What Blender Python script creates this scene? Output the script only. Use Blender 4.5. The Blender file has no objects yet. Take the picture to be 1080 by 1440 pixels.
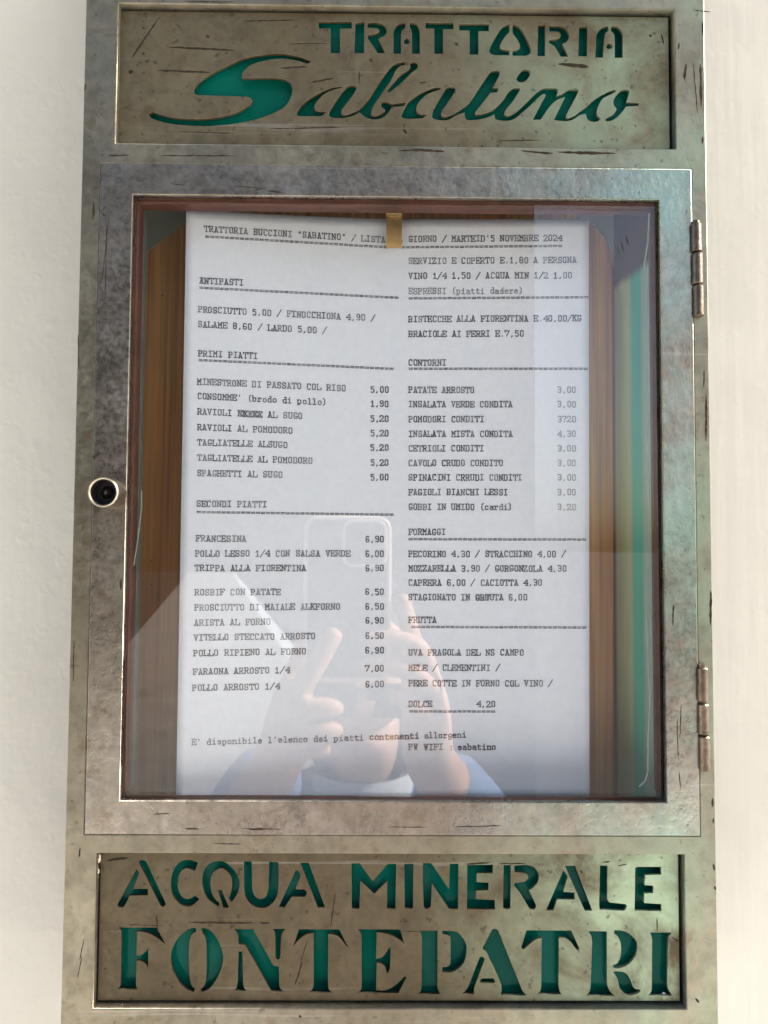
import bpy, bmesh, math, random
import numpy as np
from mathutils import Vector, Matrix
random.seed(7)
rad = math.radians
S = bpy.context.scene
COL = S.collection

# ------------------------------------------------------------------ camera, sky, sun, exposure
F_PX, CX, CY = 1040.0, 540.0, 720.0
YAW, PIT, ROL = rad(0.473), rad(2.601), rad(0.344)
FWD = Vector((math.sin(YAW) * math.cos(PIT), math.cos(YAW) * math.cos(PIT), math.sin(PIT)))
_r = Vector((math.cos(YAW), -math.sin(YAW), 0)); _u = _r.cross(FWD)
RGT = _r * math.cos(ROL) + _u * math.sin(ROL)
UPV = _u * math.cos(ROL) - _r * math.sin(ROL)
cam_d = bpy.data.cameras.new('camera'); cam = bpy.data.objects.new('camera', cam_d); COL.objects.link(cam)
cam_d.sensor_fit = 'AUTO'; cam_d.sensor_width = 36.0; cam_d.lens = F_PX / 1440 * 36
cam_d.clip_start = 0.001; cam_d.clip_end = 500
m = Matrix((RGT, UPV, -FWD)).transposed().to_4x4(); cam.matrix_world = m
S.camera = cam

SUN_EL, SUN_PHI = rad(38), 0.010
to_sun = Vector((math.cos(SUN_EL) * math.cos(SUN_PHI), -math.cos(SUN_EL) * math.sin(SUN_PHI), math.sin(SUN_EL)))
world = bpy.data.worlds.new('World'); S.world = world; world.use_nodes = True
wn = world.node_tree; wn.nodes.clear()
sky = wn.nodes.new('ShaderNodeTexSky'); sky.sky_type = 'NISHITA'; sky.sun_disc = False
sky.sun_elevation = SUN_EL; sky.sun_rotation = math.atan2(to_sun.x, to_sun.y)
sky.air_density = 1.0; sky.dust_density = 3.0; sky.ozone_density = 1.0
hs = wn.nodes.new('ShaderNodeHueSaturation'); hs.inputs['Saturation'].default_value = 0.75
bg = wn.nodes.new('ShaderNodeBackground'); bg.inputs['Strength'].default_value = 0.105
wo = wn.nodes.new('ShaderNodeOutputWorld')
wn.links.new(sky.outputs[0], hs.inputs['Color']); wn.links.new(hs.outputs[0], bg.inputs[0]); wn.links.new(bg.outputs[0], wo.inputs[0])
sun_d = bpy.data.lights.new('sun', 'SUN'); sun_d.energy = 5.0; sun_d.angle = rad(0.5); sun_d.color = (1.0, 0.965, 0.91)
sun = bpy.data.objects.new('sun', sun_d); COL.objects.link(sun)
sun.rotation_euler = to_sun.to_track_quat('Z', 'Y').to_euler()
S.view_settings.view_transform = 'Standard'; S.view_settings.look = 'None'
S.view_settings.gamma = 1.0; S.view_settings.use_curve_mapping = False
S.view_settings.exposure = 1.84
S.render.engine = 'CYCLES'
S.cycles.max_bounces = 10; S.cycles.transparent_max_bounces = 16; S.cycles.caustics_reflective = False
S.cycles.caustics_refractive = False; S.cycles.sample_clamp_indirect = 6

def pix(px, py, y):
    """world point on the plane at distance y seen at photo pixel (px, py)"""
    d = FWD * F_PX + RGT * (px - CX) - UPV * (py - CY)
    return d * (y / d.y)

# ------------------------------------------------------------------ materials
def new_mat(name):
    mt = bpy.data.materials.new(name); mt.use_nodes = True
    nt = mt.node_tree; nt.nodes.clear()
    out = nt.nodes.new('ShaderNodeOutputMaterial'); b = nt.nodes.new('ShaderNodeBsdfPrincipled')
    nt.links.new(b.outputs[0], out.inputs[0])
    return mt, nt, b, out

class N:
    def __init__(s, nt):
        s.nt = nt; s.tc = nt.nodes.new('ShaderNodeTexCoord').outputs['Object']
    def link(s, a, b): s.nt.links.new(a, b)
    def val(s, i, v):
        if isinstance(v, (int, float)): i.default_value = v
        elif isinstance(v, (tuple, list)): i.default_value = v if len(v) == len(i.default_value) else (*v, 1)
        else: s.link(v, i)
    def map(s, scale=(1, 1, 1), rot=(0, 0, 0), loc=(0, 0, 0)):
        n = s.nt.nodes.new('ShaderNodeMapping'); s.link(s.tc, n.inputs[0])
        n.inputs['Scale'].default_value = scale; n.inputs['Rotation'].default_value = rot; n.inputs['Location'].default_value = loc
        return n.outputs[0]
    def noise(s, scale, detail=4, rough=.55, vec=None, dist=0.0):
        n = s.nt.nodes.new('ShaderNodeTexNoise'); s.link(vec or s.tc, n.inputs['Vector'])
        n.inputs['Scale'].default_value = scale; n.inputs['Detail'].default_value = detail
        n.inputs['Roughness'].default_value = rough; n.inputs['Distortion'].default_value = dist
        return n.outputs[0]
    def ramp(s, f, stops):
        n = s.nt.nodes.new('ShaderNodeValToRGB'); s.link(f, n.inputs[0]); e = n.color_ramp.elements
        while len(e) < len(stops): e.new(0.5)
        for k, (p, c) in zip(e, stops):
            k.position = p; k.color = (c, c, c, 1) if isinstance(c, (int, float)) else (*c, 1)
        return n.outputs[0]
    def mix(s, f, a, b, mode='MIX'):
        n = s.nt.nodes.new('ShaderNodeMix'); n.data_type = 'RGBA'; n.blend_type = mode
        s.val(n.inputs[0], f); s.val(n.inputs[6], a); s.val(n.inputs[7], b); return n.outputs[2]
    def math(s, op, a, b=0.0, clamp=False):
        n = s.nt.nodes.new('ShaderNodeMath'); n.operation = op; n.use_clamp = clamp
        s.val(n.inputs[0], a); s.val(n.inputs[1], b); return n.outputs[0]
    def sep(s):
        n = s.nt.nodes.new('ShaderNodeSeparateXYZ'); s.link(s.tc, n.inputs[0]); return n.outputs
    def range(s, v, a, b, c=0.0, d=1.0):
        n = s.nt.nodes.new('ShaderNodeMapRange'); n.interpolation_type = 'SMOOTHSTEP'; s.val(n.inputs[0], v)
        n.inputs[1].default_value = a; n.inputs[2].default_value = b; n.inputs[3].default_value = c; n.inputs[4].default_value = d
        return n.outputs[0]
    def bump(s, h, strength, dist=.001):
        n = s.nt.nodes.new('ShaderNodeBump'); n.inputs['Strength'].default_value = strength
        n.inputs['Distance'].default_value = dist; s.link(h, n.inputs['Height']); return n.outputs[0]

def steel(name, dark, mid, light, refl_tint, refl_amt, rough=(.34, .56), metal=.85, stretch=(1, 1, 1), spots=.5, bump=.25):
    """worn lacquered steel: cloudy tone, grinding marks, pits and a green reflection painted in towards the hinge side"""
    mt, nt, b, out = new_mat(name); n = N(nt)
    cloud = n.noise(16, 5, .62, n.map(stretch), .4)
    base = n.ramp(cloud, [(.28, dark), (.5, mid), (.74, light)])
    fine = n.noise(210, 3, .6, n.map(stretch))
    base = n.mix(n.ramp(fine, [(.35, .35), (.6, 0.0)]), base, dark)
    mot = n.noise(120, 5, .68, None, .5); fac = n.ramp(mot, [(.36, .62), (.5, 1.0), (.66, 1.22)])
    base = n.mix(.5, base, fac, 'MULTIPLY')
    blot = n.noise(95, 3, .6, n.map((1, 1, 1), (0, 0, 0), (3.1, 0, 1.7)))
    base = n.mix(n.ramp(blot, [(.58, 0.0), (.68, .38)]), base, tuple(q * r for q, r in zip(dark, (.8, .62, .45))))
    x, y, z = n.sep()
    pm = n.math('MULTIPLY', n.range(x, .00, .135), n.ramp(n.noise(24, 6, .65, None, .6), [(.38, 0.0), (.62, 1.0)]))  # green reflection put into the colour, growing towards the hinge side
    base = n.mix(n.math('MULTIPLY', pm, refl_amt), base, refl_tint)
    pit = n.noise(330, 2, .5)
    pm2 = n.math('MULTIPLY', n.ramp(pit, [(.27, 1.0), (.34, 0.0)]), spots)
    base = n.mix(pm2, base, (.03, .022, .014))
    grind = n.noise(130, 3, .6, n.map((.05, 1, 2.2), (0, .05, 0)))
    gl = n.ramp(grind, [(.66, 0.0), (.74, 1.0)])
    base = n.mix(n.math('MULTIPLY', gl, .16), base, (.62, .6, .55))
    n.link(base, b.inputs['Base Color'])
    r = n.range(n.math('ADD', n.math('MULTIPLY', n.noise(34, 5, .6), .6), n.math('MULTIPLY', n.noise(420, 2, .6), .4)), .36, .64, rough[0], rough[1]); n.link(r, b.inputs['Roughness'])
    b.inputs['Metallic'].default_value = metal
    hsum = n.math('ADD', n.math('ADD', n.math('MULTIPLY', n.noise(55, 3, .5), .3), n.math('MULTIPLY', n.noise(300, 3, .7, n.map((1, 1, .6))), .3)), n.math('MULTIPLY', n.math('SUBTRACT', fine, pm2), .35))
    n.link(n.bump(hsum, bump, .0006), b.inputs['Normal'])
    return mt

M = {}
M['frame'] = steel('frame_steel', (.175, .150, .100), (.232, .208, .150), (.285, .260, .195), (.27, .34, .24), .6, spots=.35)
M['door'] = steel('door_steel', (.19, .160, .125), (.27, .24, .195), (.38, .35, .305), (.29, .43, .35), .6, (.22, .44), .93, spots=.3, bump=.6)
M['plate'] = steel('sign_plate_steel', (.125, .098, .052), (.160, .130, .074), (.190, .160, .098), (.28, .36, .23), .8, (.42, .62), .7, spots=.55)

M['plate_low'] = steel('lower_plate_steel', (.080, .060, .032), (.105, .084, .048), (.130, .108, .065), (.33, .42, .28), 1.0, (.42, .62), .7, spots=.55)  # darker copy of the plate steel, a dark reflection put into its colour

def simple(name, col, rough=.5, metal=0.0, noise=0.0, nscale=40, bump=0.0, spec=.5, coat=0.0):
    mt, nt, b, out = new_mat(name); n = N(nt)
    if noise:
        c2 = tuple(c * (1 - noise) for c in col)
        n.link(n.ramp(n.noise(nscale, 5, .6), [(.3, c2), (.7, col)]), b.inputs['Base Color'])
    else: b.inputs['Base Color'].default_value = (*col, 1)
    b.inputs['Roughness'].default_value = rough; b.inputs['Metallic'].default_value = metal
    b.inputs['Specular IOR Level'].default_value = spec; b.inputs['Coat Weight'].default_value = coat
    if bump: n.link(n.bump(n.noise(nscale * 2, 4, .6), bump, .002), b.inputs['Normal'])
    return mt

M['mark'] = simple('dark_scratch', (.055, .042, .028), .95, 0, .5, 300, 0, .05)
M['green'] = simple('green_plastic', (.002, .135, .092), .08, 0, .55, 11, .06, .055)
M['brass'] = simple('worn_brass', (.52, .33, .13), .38, .55, .35, 90)
M['knob'] = simple('nickelled_brass', (.44, .385, .28), .28, 1, .3, 120)
M['black'] = simple('black_void', (.010, .009, .008), .5)
M['screw'] = simple('old_screw_steel', (.10, .075, .06), .42, .8, .5, 300)
M['hinge'] = simple('hinge_steel', (.23, .18, .13), .34, .9, .55, 200, .2)
M['bead'] = simple('redbrown_bead', (.135, .045, .026), .5, 0, .5, 60, .3)
M['sealgrey'] = simple('grey_green_strip', (.13, .15, .125), .45, .1, .3, 60)
M['lining'] = simple('bounce_lining', (.46, .42, .35), .6, 0, .3, 50)  # lining made pale to bounce ground light onto the top of the sheet
M['backing'] = simple('grey_green_backing', (.33, .36, .30), .5, 0, .3, 40)
M['thread'] = simple('clear_sealant', (.33, .40, .33), .3, 0, .2, 90)
M['body_dark'] = simple('case_side_steel', (.06, .05, .04), .5, .6, .4, 40)

# plaster wall
mt, nt, b, out = new_mat('cream_plaster'); n = N(nt)
n.link(n.ramp(n.noise(9, 5, .6), [(.3, (.640, .603, .505)), (.7, (.695, .658, .555))]), b.inputs['Base Color'])
b.inputs['Roughness'].default_value = .75
h = n.math('ADD', n.math('MULTIPLY', n.noise(26, 4, .5), 1.0), n.math('MULTIPLY', n.ramp(n.noise(110, 2, .5), [(.6, 0.0), (.75, 1.0)]), .12))

wx, wy, wz = n.sep()
h = n.math('MULTIPLY', h, n.range(wx, -.10, .10, 7.0, .8))
h = n.math('ADD', h, n.math('MULTIPLY', n.noise(150, 3, .6, n.map((1, 1, .05))), .3))
n.link(n.bump(h, .09, .003), b.inputs['Normal']); M['wall'] = mt

# back board wood, vertical grain
mt, nt, b, out = new_mat('varnished_wood'); n = N(nt)
g = n.noise(34, 6, .62, n.map((1, 1, .035)), 1.2)
fineg = n.noise(260, 3, .6, n.map((1, 1, .02)))
c = n.ramp(g, [(.3, (.46, .185, .055)), (.5, (.66, .31, .105)), (.7, (.80, .45, .19))])
c = n.mix(n.ramp(fineg, [(.38, .65), (.58, 0.0)]), c, (.26, .10, .03))
n.link(c, b.inputs['Base Color']); b.inputs['Roughness'].default_value = .42
n.link(n.bump(fineg, .1, .0005), b.inputs['Normal']); M['wood'] = mt

# green painted inner side, streaked lengthways
mt, nt, b, out = new_mat('green_painted_side'); n = N(nt)
x, y, z = n.sep()
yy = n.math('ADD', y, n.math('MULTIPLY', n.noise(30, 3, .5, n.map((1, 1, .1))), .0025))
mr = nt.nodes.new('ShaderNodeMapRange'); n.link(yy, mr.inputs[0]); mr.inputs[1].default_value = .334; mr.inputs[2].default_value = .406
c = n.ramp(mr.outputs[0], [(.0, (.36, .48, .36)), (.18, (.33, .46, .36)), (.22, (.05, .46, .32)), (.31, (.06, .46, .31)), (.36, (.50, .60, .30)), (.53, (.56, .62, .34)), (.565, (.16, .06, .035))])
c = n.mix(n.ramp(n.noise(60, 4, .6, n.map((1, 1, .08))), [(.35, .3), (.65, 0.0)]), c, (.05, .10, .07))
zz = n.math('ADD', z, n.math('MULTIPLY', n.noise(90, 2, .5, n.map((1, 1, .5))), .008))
c = n.mix(n.range(zz, .1330, .1400), c, (.085, .045, .032))  # brown top: the frame's shadow painted into the side's colour
n.link(c, b.inputs['Base Color']); b.inputs['Roughness'].default_value = .33; M['side_green'] = mt

# paper
mt, nt, b, out = new_mat('white_paper'); n = N(nt)
n.link(n.ramp(n.noise(320, 3, .6), [(.3, (.668, .668, .698)), (.7, (.706, .706, .735))]), b.inputs['Base Color'])
b.inputs['Roughness'].default_value = .85
n.link(n.bump(n.noise(45, 4, .5), .08, .001), b.inputs['Normal']); M['paper'] = mt
mt, nt, b, out = new_mat('typewriter_ink'); n = N(nt)
at = nt.nodes.new('ShaderNodeAttribute'); at.attribute_name = 'ink'
sp = n.math('MULTIPLY', at.outputs['Fac'], n.ramp(n.noise(1500, 2, .6), [(.3, .55), (.6, 1.0)]))
n.link(n.mix(sp, (.55, .55, .58), (.018, .018, .024)), b.inputs['Base Color'])
b.inputs['Roughness'].default_value = .8; M['ink'] = mt

# glass pane: plain see-through sheet that mirrors more at a slant
mt, nt, b, out = new_mat('window_glass'); n = N(nt); nt.nodes.remove(b)
geo = nt.nodes.new('ShaderNodeNewGeometry')
dt = nt.nodes.new('ShaderNodeVectorMath'); dt.operation = 'DOT_PRODUCT'
nt.links.new(geo.outputs['Normal'], dt.inputs[0]); nt.links.new(geo.outputs['Incoming'], dt.inputs[1])
k = n.math('SUBTRACT', 1.0, n.math('ABSOLUTE', dt.outputs['Value']))
fr = n.math('ADD', .055, n.math('MULTIPLY', n.math('POWER', k, 5.0), .955))
tr = nt.nodes.new('ShaderNodeBsdfTransparent'); tr.inputs[0].default_value = (.975, .985, .98, 1)
gl = nt.nodes.new('ShaderNodeBsdfGlossy'); gl.inputs['Roughness'].default_value = .012
mx = nt.nodes.new('ShaderNodeMixShader'); nt.links.new(fr, mx.inputs[0]); nt.links.new(tr.outputs[0], mx.inputs[1]); nt.links.new(gl.outputs[0], mx.inputs[2])
nt.links.new(mx.outputs[0], out.inputs[0]); M['glass'] = mt

# ------------------------------------------------------------------ mesh helpers
def link_mesh(name, me, mats, parent=None):
    for q in (mats if isinstance(mats, (list, tuple)) else [mats]): me.materials.append(q)
    o = bpy.data.objects.new(name, me); COL.objects.link(o)
    if parent is not None: o.parent = parent
    return o
def empty(name, label, cat, group=None, loc=(0, 0, 0)):
    o = bpy.data.objects.new(name, None); COL.objects.link(o); o['label'] = label; o['category'] = cat
    o.empty_display_size = .02
    if group: o['group'] = group
    return o
def tag(o, label, cat=None, group=None, kind=None):
    o['label'] = label
    if cat: o['category'] = cat
    if group: o['group'] = group
    if kind: o['kind'] = kind
    return o
def from_bm(name, bm, mats, parent=None, smooth=None):
    me = bpy.data.meshes.new(name); bm.to_mesh(me); bm.free()
    if smooth is not None:
        for p in me.polygons: p.use_smooth = True
        try: me.set_sharp_from_angle(angle=rad(smooth))
        except Exception: pass
    return link_mesh(name, me, mats, parent)
def box(bm, x0, x1, y0, y1, z0, z1, bev=0.0, mi=0):
    r = bmesh.ops.create_cube(bm, size=1.0, matrix=Matrix.Translation(((x0 + x1) / 2, (y0 + y1) / 2, (z0 + z1) / 2)) @ Matrix.Diagonal((abs(x1 - x0), abs(y1 - y0), abs(z1 - z0), 1)))
    vs = set(r['verts']); fs = {f for v in vs for f in v.link_faces}
    if bev:
        es = list({e for f in fs for e in f.edges})
        rr = bmesh.ops.bevel(bm, geom=es, offset=bev, segments=2, affect='EDGES', profile=.5)
        fs = set(rr['faces']) | {f for f in fs if f.is_valid}
    for f in fs: f.material_index = mi
    return fs
def lathe(bm, prof, c, axis='Y', seg=40, mi=0):
    """prof: (radius, along) pairs; c: centre; revolved round the axis"""
    rings = []
    for r, a in prof:
        ring = []
        for k in range(seg):
            t = 2 * math.pi * k / seg
            if axis == 'Y': p = (c[0] + r * math.cos(t), c[1] + a, c[2] + r * math.sin(t))
            else: p = (c[0] + r * math.cos(t), c[1] + r * math.sin(t), c[2] + a)
            ring.append(bm.verts.new(p))
        rings.append(ring)
    for i in range(len(rings) - 1):
        for k in range(seg):
            f = bm.faces.new((rings[i][k], rings[i][(k + 1) % seg], rings[i + 1][(k + 1) % seg], rings[i + 1][k])); f.material_index = mi
    f = bm.faces.new(rings[0]); f.material_index = mi
    f = bm.faces.new(rings[-1][::-1]); f.material_index = mi
    bmesh.ops.recalc_face_normals(bm, faces=bm.faces[:])
def tube(bm, pts, radii, seg=8, mi=0):
    rings = []
    for i, p in enumerate(pts):
        p = Vector(p); a = Vector(pts[max(i - 1, 0)]); c = Vector(pts[min(i + 1, len(pts) - 1)])
        d = (c - a).normalized(); s = d.orthogonal() if i == 0 else (s - d * s.dot(d)); s = s.normalized(); t = d.cross(s)
        r = radii if isinstance(radii, (int, float)) else radii[i]
        rings.append([bm.verts.new(p + (s * math.cos(2 * math.pi * k / seg) + t * math.sin(2 * math.pi * k / seg)) * r) for k in range(seg)])
    for i in range(len(rings) - 1):
        for k in range(seg):
            bm.faces.new((rings[i][k], rings[i][(k + 1) % seg], rings[i + 1][(k + 1) % seg], rings[i + 1][k])).material_index = mi
    bm.faces.new(rings[0][::-1]).material_index = mi; bm.faces.new(rings[-1]).material_index = mi
def cut_sheet(name, outer, holes, y_front, thick, bevel, mats, parent, marks=()):
    """flat sheet in the XZ plane with real holes, rounded edges; marks = dark scratch slivers lying on its face"""
    cu = bpy.data.curves.new('tmp', 'CURVE'); cu.dimensions = '2D'; cu.fill_mode = 'BOTH'
    cu.extrude = thick / 2 - bevel; cu.bevel_depth = bevel; cu.bevel_resolution = 1; cu.offset = -bevel
    for loop in [outer] + list(holes):
        sp = cu.splines.new('POLY'); sp.points.add(len(loop) - 1); sp.use_cyclic_u = True
        for p, (x, z) in zip(sp.points, loop): p.co = (x, z, 0, 1)
    o = bpy.data.objects.new('tmp', cu); COL.objects.link(o)
    dg = bpy.context.evaluated_depsgraph_get(); me = bpy.data.meshes.new_from_object(o.evaluated_get(dg))
    bpy.data.objects.remove(o)
    bm = bmesh.new(); bm.from_mesh(me)
    for v in bm.verts: v.co = Vector((v.co.x, -v.co.z + y_front + thick / 2, v.co.y))
    bmesh.ops.recalc_face_normals(bm, faces=bm.faces[:])
    yy = y_front - 4e-5
    for i, mk in enumerate(marks):
        vs = [bm.verts.new((x, yy - i * 4e-7, z)) for x, z in mk]
        f = bm.faces.new(vs); f.normal_update(); f.material_index = 1
        if f.normal.y > 0: f.normal_flip()
    me2 = bpy.data.meshes.new(name); bm.to_mesh(me2); bm.free()
    return link_mesh(name, me2, mats, parent)
def rect(x0, x1, z0, z1): return [(x0, z0), (x1, z0), (x1, z1), (x0, z1)]

def path(crop, scale, pts, y, steps=5):
    """crop-pixel outline -> (x, z) loop on plane y. a point (u, v) is a corner, (u, v, 1) is smooth"""
    P = [Vector((crop[0] + p[0] / scale, crop[1] + p[1] / scale)) for p in pts]; sm = [len(p) > 2 for p in pts]
    n_ = len(P); out = []
    for i in range(n_):
        a, b_ = P[i], P[(i + 1) % n_]; j = (i + 1) % n_
        if not sm[i] and not sm[j]:
            out.append(a); continue
        ta = (P[j] - P[i - 1]) / 2 if sm[i] else None
        tb = (P[(j + 1) % n_] - P[i]) / 2 if sm[j] else None
        L = (b_ - a).length
        if ta is not None: ta = ta.normalized() * min(ta.length, L * 1.1)
        if tb is not None: tb = tb.normalized() * min(tb.length, L * 1.1)
        if ta is None: ta = (b_ - a) * 1.5 - tb * .5
        if tb is None: tb = (b_ - a) * 1.5 - ta * .5
        for k in range(steps):
            t = k / steps; t2, t3 = t * t, t * t * t
            out.append(a * (2 * t3 - 3 * t2 + 1) + ta * (t3 - 2 * t2 + t) + b_ * (3 * t2 - 2 * t3) + tb * (t3 - t2))
    loop = []
    for q in out:
        w = pix(q.x, q.y, y); loop.append((w.x, w.z))
    return loop
def sliver(px0, py0, px1, py1, w, y, ragged=.35):
    """a tapering dark scratch between two photo pixels, w pixels wide"""
    a, b_ = Vector((px0, py0)), Vector((px1, py1)); d = (b_ - a); L = d.length; d.normalize(); nn = Vector((-d.y, d.x))
    K = max(4, int(L / 5)); up, dn = [], []
    for k in range(K + 1):
        t = k / K; ww = w * .5 * min(1, 5 * t + .25, 5 * (1 - t) + .25) * (1 + random.uniform(-ragged, ragged))
        p = a + d * L * t + nn * random.uniform(-.3, .3)
        up.append(p + nn * ww); dn.append(p - nn * ww)
    return [(lambda q: (q.x, q.z))(pix(v.x, v.y, y)) for v in up + dn[::-1]]

# ------------------------------------------------------------------ setting: wall, ground
YW = .4055
bm = bmesh.new(); box(bm, -2.6, 3.2, YW, YW + .3, -1.68, 1.9)
wall = tag(from_bm('wall', bm, M['wall']), 'cream plastered wall behind the menu case', kind='structure')

# ------------------------------------------------------------------ the menu case
YF, YD, YP = .325, .3243, .3284
case = empty('menu_case', 'tall worn steel menu case with stencilled green lettering on a cream wall', 'display case')
X0, X1, Z0, Z1 = -.1335, .1472, -.236, .372
up_in = rect(-.1189, .1336, .1797, .2447); lo_in = rect(-.1200, .1336, -.1976, -.1327)
door_hole = rect(-.12535, .14045, -.12485, .17045)
fm = []
for a in [(152, 219, 182, 218.5, 2.2), (224, 219, 330, 219, 1.6), (580, 210, 625, 213, 3), (732, 212, 778, 216, 3), (785, 214, 866, 216, 3.6), (560, 212, 600, 211, 2.4),
          (132, 284, 131, 308, 3), (965, 90, 962, 112, 4), (985, 90, 986, 150, 3), (975, 88, 981, 160, 1.2), (988, 30, 988, 50, 2), (988, 192, 988, 202, 3),
          (113, 1192, 111, 1206, 2.2), (1002, 1122, 1002, 1135, 3), (1003, 1150, 1003, 1158, 2), (1003, 1215, 1005, 1224, 3), (1005, 1246, 1006, 1252, 2.5), (1000, 830, 999, 880, 3), (990, 520, 990, 545, 2), (993, 555, 993, 620, 3),
          (115, 1345, 109, 1375, 1.4), (118, 1320, 112, 1350, 1.2), (420, 1428, 424, 1430, 3), (978, 1404, 983, 1410, 4), (300, 1186, 340, 1187, 1.4),
          (120, 118, 119, 128, 3), (955, 60, 954, 70, 2), (975, 14, 1000, 17, 1.2), (110, 470, 111, 520, 1.2), (104, 900, 103, 960, 1.2), (260, 2, 330, 3, 1.4)]:
    fm.append(sliver(*a, YF))
frame = cut_sheet('frame', rect(X0, X1, Z0, Z1), [up_in, lo_in, door_hole], YF, .012, .0004, [M['frame'], M['mark']], case, fm)

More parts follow.
